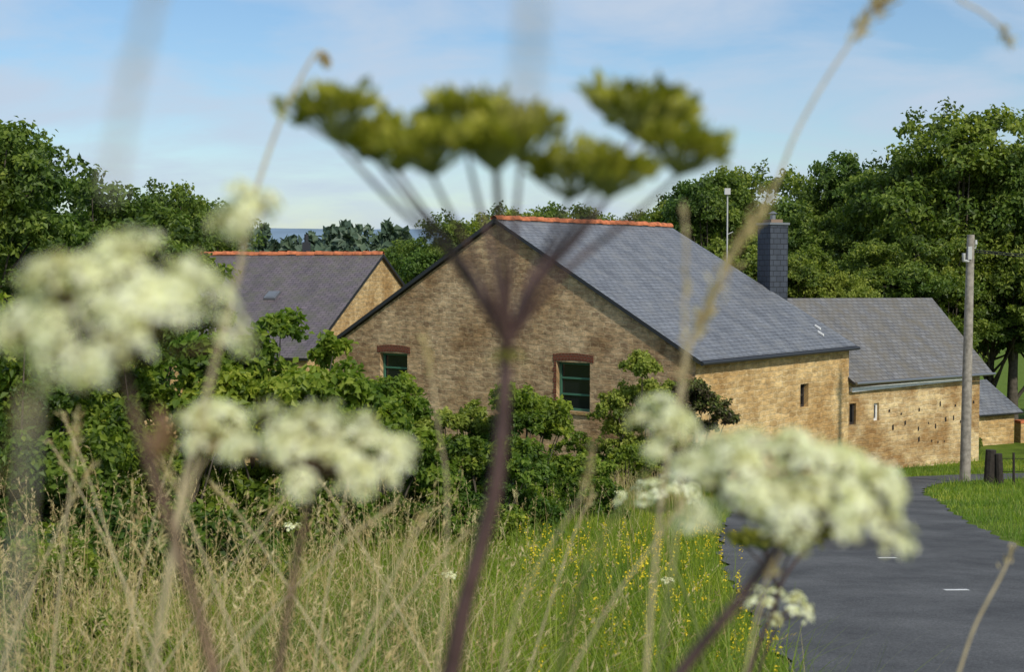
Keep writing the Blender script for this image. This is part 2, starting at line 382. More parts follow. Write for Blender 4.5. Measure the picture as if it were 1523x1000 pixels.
# --- low barn on the right
bd=np.array([.805,.594]);bn=np.array([.594,-.805]);B0=np.array([10.16,43.0])
parts=[];mb=MB();bl=6.6
top=[(0,-3.36),(bl,-3.36)]
ops=[(.12,.42,-4.75,-4.1),(1.25,1.5,-4.7,-4.15)]
wall(mb,B0,bd,bn,bl,-6.9,top,ops,0)
E=B0+bd*bl;Rg=np.array([14.6,50.0]);gd=(Rg-E);gl=np.linalg.norm(gd);gd/=gl
gn=np.array([gd[1],-gd[0]])
wall(mb,E,gd,gn,gl*2,-6.9,[(0,-3.36),(gl,-1.2),(2*gl,-3.36)],[],0)
parts.append(mb.obj('walls',[M['barnw']]))
mb=MB();Ee=E+bd*.3;Rs=np.array([7.76,44.95]);Re=Rg+bd*.25
f=np.array([*bn,0])*.28
slab(mb,[*Rs,-.93],[*Re,-1.02],np.array([*Ee,-3.27])+f+[0,0,-.16],np.array([*(B0+bd*.0),-3.27])+f+[0,0,-.16],.09)
back=E+gd*gl*2;bk0=B0+gd*gl*2
slab(mb,[*Rs,-.93],[*Re,-1.02],[*(back+bd*.3),-3.4],[*bk0,-3.4],.09)
parts.append(mb.obj('roof',[M['slate_old'],M['verge']]))
mb=MB()
p=np.array([*(B0+bd*.1),-3.74])+np.array([*bn,0])*.004
box(mb,p,[*(bd*5.6),.1],[*(bn*.12),0],[0,0,.13]);parts.append(mb.obj('eave_board',[M['white']]))
mb=MB();p=np.array([*Ee,-3.46])+f*1.3;q=np.array([*B0,-3.46])+f*1.3
tube(mb,[q,p],.045,8,cap=True);parts.append(mb.obj('gutter',[M['zinc']]))
mb=MB()  # putlog holes as flat dark marks on the wall, their shade painted
for zrow in (-4.5,-5.05,-5.6):
    t=1.9+random.uniform(0,.4)
    while t<bl-.2:
        if random.random()<.6:
            w=random.uniform(.05,.1);h=random.uniform(.08,.2)
            P=np.array([*(B0+bd*t),zrow+random.uniform(-.12,.12)])+np.array([*bn,0])*.003
            mb.add([P,P+[*(bd*w),0.02],P+[*(bd*w*.9),h],P+[0,0,h*.85]],[(0,1,2,3)])
        t+=random.uniform(.3,.75)
parts.append(mb.obj('putlog_hole_marks',[M['hole_shade']]))
for i,o in enumerate(ops): parts.append(window('small_window_%d'%i,B0,bd,bn,*o,M['white' if i else 'darkwood'],bars=0,dep=.08))
cx,cy=8.25,45.1;mb=MB()
e1=np.array([.9,.43,0]);e2=np.array([-.43,.9,0]);c0=np.array([cx,cy,-1.6])-e1*.34-e2*.34
box(mb,c0,e1*.68,e2*.68,[0,0,2.98],0,True)
box(mb,c0-e1*.04-e2*.04+[0,0,2.985],e1*.76,e2*.76,[0,0,.07],1)
box(mb,c0+e1*.12+e2*.12+[0,0,3.058],e1*.44,e2*.44,[0,0,.1],2)
tube(mb,[c0+e1*.34+e2*.34+[0,0,3.15],c0+e1*.34+e2*.34+[0,0,3.32]],.09,10,1,cap=True)
tube(mb,[c0+e1*.34+e2*.34+[0,0,3.34],c0+e1*.34+e2*.34+[0,0,3.42]],[.15,.03],10,1,cap=True)
parts.append(mb.obj('chimney',[M['cladding'],M['zinc'],M['brick']]))
group('stone_barn',(B0[0],B0[1],-6.4),parts)

# --- little outbuilding + wall at far right
parts=[];mb=MB();O=np.array([16.9,51.5]);od=np.array([.86,.51]);on=np.array([.51,-.86])
wall(mb,O,od,on,2.0,-7,[(0,-5.2),(2,-5.2)],[],0)
wall(mb,O+od*2,(-on),od,3,-7,[(0,-5.2),(1.5,-4.3),(3,-5.2)],[],0)
parts.append(mb.obj('walls',[M['side']]))
mb=MB();u3=lambda p,z:np.array([*p,z])
slab(mb,u3(O-on*1.5-od*.5,-4.2),u3(O-on*1.5+od*2.2,-4.2),u3(O+on*.25+od*2.2,-5.3),u3(O+on*.25-od*.5,-5.3),.08)
slab(mb,u3(O-on*1.5-od*.5,-4.2),u3(O-on*1.5+od*2.2,-4.2),u3(O-on*3.25+od*2.2,-5.3),u3(O-on*3.25-od*.5,-5.3),.08)
parts.append(mb.obj('roof',[M['slate'],M['verge']]))
group('outbuilding',(O[0],O[1],-6.5),parts)
mb=MB();box(mb,[18.9,52.6,-7],[5,1.2,0],[-.1,.4,0],[0,0,1.25],0,True);box(mb,[18.88,52.57,-5.746],[5.05,1.25,0],[-.12,.46,0],[0,0,.1],1,True)
mb.obj('stone_wall',[M['side'],M['tile']])

# --- left house with purple slate roof
parts=[];a=np.array([.24,.971]);a/=np.linalg.norm(a);rd=np.array([-a[1],a[0]])
R0=np.array([-4.8,52.]);hw_=7.2;Lh=11
zr2=.55;s2=.455
mb=MB();C0=R0-a*hw_
wall(mb,C0,a,-rd,hw_*2,-6.9,[(0,zr2-.1-s2*hw_),(hw_,zr2-.1),(2*hw_,zr2-.1-s2*hw_)],[],0)
wall(mb,C0+rd*Lh,-rd,-a,Lh,-6.9,[(0,zr2-.1-s2*hw_),(Lh,zr2-.1-s2*hw_)],[],0)
parts.append(mb.obj('walls',[M['side']]))
mb=MB();q0=R0-rd*.12;q1=R0+rd*Lh;hv=hw_+.2
slab(mb,[*q0,zr2],[*q1,zr2],[*(q1-a*hv),zr2-s2*hv],[*(q0-a*hv),zr2-s2*hv],.1)
slab(mb,[*q0,zr2],[*q1,zr2],[*(q1+a*hv),zr2-s2*hv],[*(q0+a*hv),zr2-s2*hv],.1)
parts.append(mb.obj('roof',[M['slate_purple'],M['verge']]))
parts.append(ridge_tiles('ridge_tiles',[*q0,zr2+.02],[*q1,zr2+.02],.1))
mb=MB()
up2=np.array([*(-a),-s2]);nn=np.cross([*rd,0],up2);nn/=np.linalg.norm(nn)
if nn[2]<0:nn=-nn
P=np.array([*(R0+rd*2.6-a*3.1),zr2-s2*3.1])+nn*.004
box(mb,P,np.array([*rd,0])*.42,up2*.5,nn*.09,0)
box(mb,P+nn*.092+np.array([*rd,0])*.06+up2*.06,np.array([*rd,0])*.3,up2*.36,nn*.01,1)
parts.append(mb.obj('skylight',[M['zinc'],M['zinc']]))
mb=MB();P=np.array([*(R0+rd*3.3+a*.6),.2]);box(mb,P,[.28,0,0],[0,.28,0],[0,0,.8]);tube(mb,[P+[.14,.14,.8],P+[.14,.14,1.1]],.08,8,cap=True)
parts.append(mb.obj('chimney',[M['verge']]))
group('slate_roofed_house',(*R0,-6.9),parts)

# --- utility pole
parts=[];px,py=12.3,38.4;mb=MB();pz=float(gz(py))
tube(mb,[(px,py,pz-.3),(px+.02,py,pz+3),(px+.06,py,.92)],[.15,.13,.1],12,cap=True)
parts.append(mb.obj('shaft',[M['wood']]))
mb=MB();box(mb,[px-.05,py-.16,.25],[.1,0,0],[0,.06,0],[0,0,.35]);tube(mb,[(px+.05,py,.6),(px+.2,py,.55),(px+.2,py,.68)],.018,6)
tube(mb,[(px+.2,py,.66),(px+.2,py,.78)],[.045,.03],8,cap=True)
tube(mb,[(px-.02,py-.1,.2),(px-.16,py-.12,.22),(px-.16,py-.12,.42)],.05,6,cap=True)
parts.append(mb.obj('brackets',[M['concrete']]))
mb=MB()
for k,(z0,xe,ye,z1) in enumerate([(.5,40,30,.6),(.45,40,30.5,.5)]):
    t=np.linspace(0,1,30);P=np.stack([px+.2+(xe-px)*t,py+(ye-py)*t,z0+(z1-z0)*t-3.2*t*(1-t)],1);tube(mb,P,.016,5)
parts.append(mb.obj('wires',[M['wire']]))
group('utility_pole',(px,py,pz),parts)

mb=MB();tube(mb,[(7.55,50,-6.5),(7.55,50,2.6)],[.04,.025],8,cap=True);box(mb,[7.44,49.9,2.6],[.2,0,0],[0,.14,0],[0,0,.22]);tube(mb,[(7.55,50,1.2),(7.75,50,1.3)],.015,6)
mb.obj('antenna_mast',[M['concrete']])

mb=MB()
def post(x,y,h,r,tilt=0):
    z=float(gz(y));tube(mb,[(x,y,z-.1),(x+tilt*.5,y,z+h*.5),(x+tilt,y,z+h)],[r,r*.97,r*.92],10,0,smooth=False,cap=True)
post(12.55,37.2,.92,.15,.04);post(12.8,37.1,.82,.11,-.05)
for i,(x,y) in enumerate([(13.1,36.9),(13.35,36.7),(13.75,36.5),(14.6,36.2),(15.5,36)]): post(x,y,.85+.08*(i%2),.035,.02*(i%3-1))
for h in (.35,.7):
    P=[(x,y,float(gz(y))+h) for x,y in [(12.7,37.1),(13.1,36.9),(13.35,36.7),(13.75,36.5),(14.6,36.2),(15.5,36)]];tube(mb,P,.008,4)
mb.obj('wooden_fence',[M['darkwood']])

# ------------------------------------------------------------------ trees
def crown(mb,center,rad,nb,nl,ls,mat,seed,br=(.24,.4),tonebias=0,flat=.85,wide=.62,low=False):
    rg=np.random.default_rng(seed);C=np.array(center,float);R=np.array(rad,float)
    D=unit(rg.normal(size=(nb,3)))
    if not low: D[:,2]=np.where(D[:,2]<-.5,-D[:,2],D[:,2])
    cc=C+D*R*(rg.uniform(.35,1.0,nb)**.6)[:,None]*(1-br[0]*.6)
    rr=R.mean()*rg.uniform(br[0],br[1],nb)
    bt=rg.uniform(-.15,.15,nb)
    per=(nl*rr**2/(rr**2).sum()).astype(int)
    for c,q,b0,k in zip(cc,rr,bt,per):
        m=max(4,k//45);sd=unit(rg.normal(size=(m,3)));sd[:,2]=np.abs(sd[:,2])*.9-.3*(rg.random(m)<.4)
        sc=c+sd*q*np.array([1,1,flat])*rg.uniform(.5,1.18,m)[:,None]
        idx=rg.integers(0,m,k);dd=unit(rg.normal(size=(k,3)))
        P=sc[idx]+dd*(q*.33)*(rg.random(k)**.5)[:,None]*np.array([1,1,.75])
        out=unit(P-c)
        nrm=unit(out*.7+rg.normal(size=(k,3))*.65+[0,0,.45]);ax=unit(np.cross(nrm,rg.normal(size=(k,3)))+[0,0,-.25])
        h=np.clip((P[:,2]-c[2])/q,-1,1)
        tn=np.clip(.42+b0+tonebias+.24*h+rg.normal(size=k)*.16+.13*rg.normal(size=m)[idx],0,1)  # tone rises toward each clump's top: sunlit look put into leaf colour
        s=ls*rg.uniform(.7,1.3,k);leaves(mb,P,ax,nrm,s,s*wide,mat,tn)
    return cc

def tree_mesh(name,h,rx,nl,ls,seed,leafm,nb=48,low=.12,br=(.2,.34)):
    rg=np.random.default_rng(seed);mb=MB()
    ch=h*(1-low)/2
    cc=crown(mb,(0,0,h*low+ch),(rx,rx,ch),nb,nl,ls,1,seed,br=br)
    trunk=catmull([(0,0,-.5),(.1*rg.normal(),.1*rg.normal(),h*.3),(.3*rg.normal(),.3*rg.normal(),h*.75)],5)
    tube(mb,trunk,np.linspace(h*.025,h*.006,len(trunk)),9,0)
    for c in cc[::2]:
        i=rg.integers(2,len(trunk));s=trunk[i];mid=(s+c)/2+[0,0,-.2]
        tube(mb,catmull([s,mid,c],4),np.linspace(h*.008,h*.0015,9),5,0)
    return mb.mesh(name,[M['bark'],leafm])
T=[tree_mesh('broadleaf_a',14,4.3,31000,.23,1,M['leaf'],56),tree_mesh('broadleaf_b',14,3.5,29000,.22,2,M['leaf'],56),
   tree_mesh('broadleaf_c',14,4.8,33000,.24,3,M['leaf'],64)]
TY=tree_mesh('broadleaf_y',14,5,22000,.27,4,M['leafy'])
def put(me,name,x,y,ztop,s=1,sxy=1):
    zb_=float(gz(y))-.2;o=bpy.data.objects.new(name,me);sc=(ztop-zb_)/14.
    o.location=(x,y,zb_);o.scale=(sc*sxy,sc*sxy,sc);o.rotation_euler=(0,0,random.uniform(0,6.28));scene.collection.objects.link(o);return o
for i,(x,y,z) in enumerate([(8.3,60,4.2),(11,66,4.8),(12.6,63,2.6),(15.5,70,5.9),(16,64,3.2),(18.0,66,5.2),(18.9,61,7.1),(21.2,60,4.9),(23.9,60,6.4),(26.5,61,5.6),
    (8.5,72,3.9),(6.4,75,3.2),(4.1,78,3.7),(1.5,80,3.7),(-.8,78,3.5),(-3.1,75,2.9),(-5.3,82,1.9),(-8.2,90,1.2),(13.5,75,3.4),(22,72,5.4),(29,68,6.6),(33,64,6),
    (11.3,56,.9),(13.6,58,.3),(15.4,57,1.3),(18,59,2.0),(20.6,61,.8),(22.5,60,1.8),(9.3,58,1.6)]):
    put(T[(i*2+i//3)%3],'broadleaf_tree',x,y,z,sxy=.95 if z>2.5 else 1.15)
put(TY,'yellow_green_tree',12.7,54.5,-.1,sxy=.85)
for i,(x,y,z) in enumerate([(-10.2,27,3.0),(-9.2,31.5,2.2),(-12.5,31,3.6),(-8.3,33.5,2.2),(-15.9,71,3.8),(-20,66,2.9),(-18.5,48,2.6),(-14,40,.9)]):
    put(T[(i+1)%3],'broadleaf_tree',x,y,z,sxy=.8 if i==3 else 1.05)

def bush(name,x,y,ztop,rx,ry,nl,ls,mat,seed,nb=16,tb=0,zbase=None,wide=.7,br=(.24,.42)):
    mb=MB();zb_=float(gz(y)) if zbase is None else zbase;h=ztop-zb_
    cc=crown(mb,(x,y,zb_+h*.5),(rx,ry,h*.5),nb,nl,ls,1,seed,br=br,tonebias=tb,wide=wide,low=True)
    ns=max(5,nb//3);rg=np.random.default_rng(seed+500)
    for i in range(ns):
        an=-math.pi*(.05+.9*(i+.5)/ns)+rg.normal()*.15;q=min(rx,ry)
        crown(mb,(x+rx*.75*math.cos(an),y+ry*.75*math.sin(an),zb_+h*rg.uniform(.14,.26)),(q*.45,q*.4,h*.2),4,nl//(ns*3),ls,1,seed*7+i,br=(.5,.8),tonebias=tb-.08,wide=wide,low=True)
    for c in cc: tube(mb,catmull([(x+random.uniform(-.15,.15),y,zb_-.1),((x+c[0])/2,(y+c[1])/2,zb_+h*.25),tuple(c)],4),np.linspace(.03,.006,9),5,0)
    return mb.obj(name,[M['bark'],mat])
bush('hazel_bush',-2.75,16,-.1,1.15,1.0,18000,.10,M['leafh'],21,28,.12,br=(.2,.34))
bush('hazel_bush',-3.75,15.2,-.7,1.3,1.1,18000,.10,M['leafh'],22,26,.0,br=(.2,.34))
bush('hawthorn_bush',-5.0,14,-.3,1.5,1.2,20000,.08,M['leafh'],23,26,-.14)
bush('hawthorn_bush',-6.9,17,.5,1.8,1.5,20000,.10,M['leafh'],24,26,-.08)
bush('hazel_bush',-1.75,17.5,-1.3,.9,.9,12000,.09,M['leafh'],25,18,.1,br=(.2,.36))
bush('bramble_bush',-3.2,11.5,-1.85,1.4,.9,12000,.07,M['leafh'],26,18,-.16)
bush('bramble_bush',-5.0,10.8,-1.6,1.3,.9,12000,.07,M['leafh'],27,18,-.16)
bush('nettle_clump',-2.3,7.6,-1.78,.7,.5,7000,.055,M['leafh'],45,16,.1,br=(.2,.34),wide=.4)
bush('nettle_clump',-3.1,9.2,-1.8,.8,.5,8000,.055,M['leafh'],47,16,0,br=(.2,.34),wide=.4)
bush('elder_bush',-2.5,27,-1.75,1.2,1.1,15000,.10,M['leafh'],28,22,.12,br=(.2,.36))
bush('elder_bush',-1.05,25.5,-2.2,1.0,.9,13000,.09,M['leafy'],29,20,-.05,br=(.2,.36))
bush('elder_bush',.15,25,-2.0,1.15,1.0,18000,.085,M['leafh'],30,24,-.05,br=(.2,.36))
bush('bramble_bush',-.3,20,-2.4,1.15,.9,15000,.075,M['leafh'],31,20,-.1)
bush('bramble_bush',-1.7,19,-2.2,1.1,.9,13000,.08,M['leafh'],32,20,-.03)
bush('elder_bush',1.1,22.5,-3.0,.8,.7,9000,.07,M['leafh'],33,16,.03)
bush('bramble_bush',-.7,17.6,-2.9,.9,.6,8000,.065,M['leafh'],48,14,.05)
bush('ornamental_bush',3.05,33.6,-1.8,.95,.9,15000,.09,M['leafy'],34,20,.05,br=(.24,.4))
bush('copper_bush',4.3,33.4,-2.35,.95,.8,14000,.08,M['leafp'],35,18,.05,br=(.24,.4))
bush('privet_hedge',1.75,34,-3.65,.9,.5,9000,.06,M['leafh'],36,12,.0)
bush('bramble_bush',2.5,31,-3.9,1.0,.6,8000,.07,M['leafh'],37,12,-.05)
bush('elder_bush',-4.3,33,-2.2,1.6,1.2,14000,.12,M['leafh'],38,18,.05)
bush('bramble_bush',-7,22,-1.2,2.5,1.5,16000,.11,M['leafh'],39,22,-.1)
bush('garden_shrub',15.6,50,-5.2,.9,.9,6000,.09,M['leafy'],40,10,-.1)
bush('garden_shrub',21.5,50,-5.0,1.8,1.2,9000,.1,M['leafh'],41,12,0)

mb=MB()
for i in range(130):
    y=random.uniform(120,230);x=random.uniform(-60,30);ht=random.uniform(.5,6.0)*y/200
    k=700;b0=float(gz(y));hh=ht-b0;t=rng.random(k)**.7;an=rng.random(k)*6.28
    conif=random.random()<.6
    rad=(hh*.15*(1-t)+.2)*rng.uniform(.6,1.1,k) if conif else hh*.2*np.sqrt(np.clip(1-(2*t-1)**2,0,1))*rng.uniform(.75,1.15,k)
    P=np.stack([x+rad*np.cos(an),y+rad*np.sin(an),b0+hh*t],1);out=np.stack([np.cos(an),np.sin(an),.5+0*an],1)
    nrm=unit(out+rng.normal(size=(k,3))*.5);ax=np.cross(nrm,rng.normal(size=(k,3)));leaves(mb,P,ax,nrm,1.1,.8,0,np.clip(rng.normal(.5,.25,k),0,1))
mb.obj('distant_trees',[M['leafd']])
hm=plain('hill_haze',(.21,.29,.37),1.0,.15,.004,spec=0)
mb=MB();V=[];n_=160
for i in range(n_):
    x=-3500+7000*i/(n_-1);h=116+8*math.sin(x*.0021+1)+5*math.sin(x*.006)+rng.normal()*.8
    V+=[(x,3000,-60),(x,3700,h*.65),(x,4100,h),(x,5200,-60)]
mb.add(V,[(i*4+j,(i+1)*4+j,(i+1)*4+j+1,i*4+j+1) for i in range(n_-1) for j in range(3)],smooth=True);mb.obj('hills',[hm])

# ------------------------------------------------------------------ grass
def blades(mb,x,y,H,Wd,lean,tone,mat=0,segs=4,z0=None):
    n=len(x);Wd=np.broadcast_to(Wd,(n,));lean=np.broadcast_to(lean,(n,));z=gz(y) if z0 is None else z0
    an=rng.random(n)*2*np.pi;D=np.stack([np.cos(an),np.sin(an),0*an],1)
    a2=an+np.pi/2+rng.normal(size=n)*.6;S=np.stack([np.cos(a2),np.sin(a2),0*an],1)
    R=np.stack([x,y,z-.02],1);rows=[]
    f=np.linspace(0,1,segs+1)
    for q in f:
        c=R+D*(lean*H*q**2)[:,None]+np.array([0,0,1.])*(H*q*(1-.35*lean*q))[:,None]
        w=(Wd*(1-q**1.5)*.5+.0004)[:,None];rows.append(np.stack([c-S*w,c+S*w],1))
    V=np.stack(rows,1).reshape(n,-1,3);k=V.shape[1]
    F0=np.array([(2*i,2*i+1,2*i+3,2*i+2) for i in range(segs)])
    F=(F0[None]+(np.arange(n)*k)[:,None,None]).reshape(-1,4)
    mb.add(V.reshape(-1,3),F,mat,np.repeat(tone,segs))
    tip=R+D*(lean*H)[:,None]+np.array([0,0,1.])*(H*(1-.35*lean))[:,None]
    return tip,D,R
def sample(n,x0,x1,y0,y1,p=1.0):
    y=y0+(y1-y0)*rng.random(n)**p;x=x0+(x1-x0)*rng.random(n)
    k=rdist(x,y)>np.interp(y,[0,30,38],[2.0,1.93,1.1])+rng.random(n)*.14
    return x[k],y[k]
edge=lambda y:np.interp(y,[0,14,20,27],[1.9,2.3,3.1,4.4])
mb=MB()
x,y=sample(85000,-6.5,4,4.2,26,1.3);k=x<edge(y);x,y=x[k],y[k];n=len(x)
patch=.14*np.sin(x*1.9+y*.7)*np.sin(y*1.1-x*.6+1)
blades(mb,x,y,rng.uniform(.15,.5,n)*np.interp(x,[-2,1,2.2],[1.3,1,.6]),.005+.0004*y,rng.uniform(.1,.9,n),np.clip(rng.normal(.45,.2,n)+patch,0,1))
x,y=sample(4500,-3.5,1.4,4.5,11);n=len(x)
blades(mb,x,y,rng.uniform(.5,1.0,n),.008,rng.uniform(.2,.8,n),np.clip(rng.normal(.5,.2,n),0,1),segs=6)
x,y=sample(30000,-1,8,20,36);k=(x<np.interp(y,[20,27,34,36],[3.0,4.3,6.8,8]));x,y=x[k],y[k];n=len(x)
blades(mb,x,y,rng.uniform(.1,.35,n),.014,rng.uniform(.1,.7,n),np.clip(rng.normal(.55,.25,n),0,1))
mb.obj('verge_grass',[M['grass']])
mb=MB()
x,y=sample(90000,5,26,16,47,.9);k=x>np.interp(y,[16,20,27,34,40,47],[6,6.8,8,9.8,5,5]);x,y=x[k],y[k];n=len(x)
patch=.24*np.sin(x*1.3+y*.5)*np.sin(y*.8-x*.4)
blades(mb,x,y,rng.uniform(.05,.2,n)*(1+1.4*(rng.random(n)<.06)),.012+.0002*y,rng.uniform(.1,.9,n),np.clip(rng.normal(.5,.26,n)+patch,0,1),segs=2)
mb.obj('lawn_grass',[M['lawn']])
mb=MB()
def dry(n,x0,x1,y0,y1,h0,h1,lean=.5,w=.0028,seeds=9):
    x,y=sample(n,x0,x1,y0,y1)
    cl=np.sin(x*2.3+y*.9)+np.sin(x*.9-y*1.7+2);k=cl>rng.uniform(-2.2,1.4,len(x));x,y=x[k],y[k]
    n=len(x);H=rng.uniform(h0,h1,n);ln=rng.uniform(.02,lean,n);tn=np.clip(rng.normal(.5,.2,n),0,1)
    tip,D,R=blades(mb,x,y,H,w+.0002*y,ln,tn,0,6)
    for i in range(seeds):
        q=1-.16*rng.random(n)
        c=R+D*(ln*H*q**2)[:,None]+np.array([0,0,1.])*(H*q*(1-.35*ln*q))[:,None]
        ax=unit(rng.normal(size=(n,3))*.5+D*.6+[0,0,.9]);leaves(mb,c,ax,rng.normal(size=(n,3)),.03,.006,0,np.clip(tn+.1,0,1))
dry(1500,-4.5,-.1,4.5,10,.7,1.25,.9)
dry(460,-3.2,-.2,3.2,6,1.1,1.7,.9,.0026)
dry(1700,-6,-.6,8,14,.7,1.45,.8)
dry(250,-.6,1.3,7,14,.5,.9,.7)
dry(1100,1.2,3.2,24,31,.4,.85,.4,.005,5)
dry(250,-1,2,14,22,.5,1.0)
x,y=sample(5200,-5,0,4,11);n=len(x);blades(mb,x,y,rng.uniform(.35,1.0,n),.006,rng.uniform(.5,1.5,n),np.clip(rng.normal(.45,.2,n),0,1),segs=6)
x,y=sample(500,0,1.7,5,12);n=len(x);blades(mb,x,y,rng.uniform(.3,.6,n),.004,rng.uniform(.3,1.,n),np.clip(rng.normal(.5,.2,n),0,1))
mb.obj('dry_grass',[M['dry']])
mb=MB()
x,y=sample(230,.1,2.6,7.5,17);k=x<edge(y)-.05;x,y=x[k],y[k];n=len(x);H=rng.uniform(.3,.7,n)
tip,D,R=blades(mb,x,y,H,.005,rng.uniform(.02,.2,n),np.full(n,.4),1)
for i in range(15):
    c=tip-np.array([0,0,1])*(rng.random(n)**1.4*.18)[:,None]+rng.normal(size=(n,3))*.01
    leaves(mb,c,rng.normal(size=(n,3)),rng.normal(size=(n,3))+[0,0,1],.021,.015,0,rng.random(n))
mb.obj('yellow_wildflowers',[M['yellowf'],M['grass']])

# ------------------------------------------------------------------ hogweed
mm_=.001
def stempath(d,pts,ground=True):
    """pts in mm (x,z) relative to eye height, plant standing at distance d"""
    P=catmull([(x*mm_,d,z*mm_) for x,z in pts],8)
    if ground:
        g0=float(gz(d))-.02;s=P[-1];t=unit(P[-1]-P[-3]);n=10
        dz=(g0-s[2])/n;sl_=t[0]/max(-t[2],.2)
        Q=[];x=s[0]
        for i in range(n): x+=-dz*sl_*max(0,1-i/5)*.8;Q.append((x,d,s[2]+dz*(i+1)))
        P=np.vstack([P,Q])
    return P
def floret_disc(mb,c,up,r,n,size,mat,tone0,rg):
    up=unit(up);a=unit(np.cross(up,[.3,.9,.1]));b=np.cross(up,a)
    i=np.arange(n);rad=r*np.sqrt((i+.5)/n)*rg.uniform(.85,1.15,n);th=i*2.39996+rg.random()*6
    P=c+a*(rad*np.cos(th))[:,None]+b*(rad*np.sin(th))[:,None]+up*((r*.45)*(1-(rad/r)**2)+rg.normal(size=n)*r*.16)[:,None]
    outd=unit((P-c)+up*r*.9)
    tb=rg.normal(size=n)*.2
    for k in range(5):
        ph=k*2*np.pi/5+rg.random(n)
        pa=unit(np.cross(outd,[.5,.1,.85]));pb=np.cross(outd,pa)
        dr=pa*np.cos(ph)[:,None]+pb*np.sin(ph)[:,None]
        sz=size*(rg.uniform(.7,1.1,n)+.5*np.clip((dr*unit(P-c)).sum(1),0,1)*(rad/r))
        leaves(mb,P,dr+outd*.35,outd+rg.normal(size=(n,3))*.4,sz,sz*.75,mat,np.clip(tone0+tb+rg.normal(size=n)*.12,0,1))
    leaves(mb,P-up*.001,outd,pa,size*.7,size*.6,2,.7)
    return P
def white_umbel(mb,node,up,R,H,nu,ur,nf,fs,seed,tone=.7,dome=.45,rayr=.0009,jit=.14):
    """mats: 0 stem,1 petals,2 seed-green"""
    rg=np.random.default_rng(seed);node=np.array(node,float);up=unit(np.array(up,float))
    a=unit(np.cross(up,[0,1,.05]));b=np.cross(up,a)
    for i in range(nu):
        rad=R*math.sqrt((i+.4)/nu)*rg.uniform(.86,1.1);th=i*2.39996+rg.normal()*.25
        e=node+a*rad*math.cos(th)+b*rad*math.sin(th)+up*(H*(1-dome*(rad/R)**2)+rg.normal()*R*jit)
        mid=(node+e)/2+(e-node-up*np.dot(e-node,up))*.08
        tube(mb,catmull([node,mid,e],3),rayr,5,0)
        d=unit(unit(e-node)+up*.7+rg.normal(size=3)*.15)
        P=floret_disc(mb,e+d*ur*.5,d,ur*rg.uniform(.75,1.2),nf,fs,1,tone+rg.normal()*.13,rg)
        for p in P[::3]: tube(mb,[e,p],.0004,3,0)
def seed_umbellet(mb,base,d,r,h,n,rg,size=.006):
    d=unit(np.array(d,float));a=unit(np.cross(d,[0,1,.1]));b=np.cross(d,a)
    i=np.arange(n);rad=r*np.sqrt((i+.5)/n);th=i*2.39996+rg.random()*6
    tip=base+a*(rad*np.cos(th))[:,None]+b*(rad*np.sin(th))[:,None]+d*(h*(1-.15*(rad/r)**2)*rg.uniform(.75,1.08,n))[:,None]
    for p in tip: tube(mb,[base,(base+p)/2+(p-base-d*np.dot(p-base,d))*.12,p],.0006,4,1)
    ax=unit(tip-base)
    for k in range(4):
        s=size*rg.uniform(.8,1.4,n);back=rg.uniform(.1,.9,n)[:,None]*size*1.9
        leaves(mb,tip-ax*back+rg.normal(size=(n,3))*size*.3,ax+rg.normal(size=(n,3))*.35,rg.normal(size=(n,3)),s*1.5,s,2,np.clip(rg.normal(.5,.25,n),0,1),fold=.1)

mb=MB();d0=.846;rg=np.random.default_rng(5)
P=stempath(d0,[(-3,-46),(-5,-80),(-9,-125),(-17,-160),(-28,-200),(-37,-243)])
tube(mb,P,np.concatenate([[.0062,.0048],np.linspace(.0038,.0062,len(P)-2)]),12,0)
node=np.array([-.003,d0,-.046])
for dx,dz,dy,r,h in [(-98,118,-10,27,32),(-66,104,25,27,28),(-42,98,-35,29,28),(-24,116,15,28,34),(-8,106,45,26,34),(8,108,-15,26,30),(38,88,30,32,26),(58,86,-25,27,26),
                     (76,124,10,37,30),(88,122,45,28,26),(100,100,-10,28,28),(-80,112,40,22,24),(-5,100,-50,22,26)]:
    e=node+np.array([dx,dy,dz])*mm_;c1=node+np.array([dx*.32,dy*.3,dz*.42])*mm_;c2=node+np.array([dx*.72,dy*.7,dz*.75])*mm_
    pp=catmull([node,c1,c2,e],5);tube(mb,pp,np.linspace(.0021,.0012,len(pp)),7,0)
    dd=unit(e-node)*.35+np.array([0,0,.9]);seed_umbellet(mb,e,dd,r*mm_,h*mm_,44,rg)
for k in range(9):
    an=k*.7;leaves(mb,node[None],np.array([[math.cos(an),math.sin(an),-.5]]),np.array([[0,0,1.]]),.02,.003,2,.2)
mb.obj('hogweed_seed_head',[M['pstem'],M['gstem'],M['seed']])

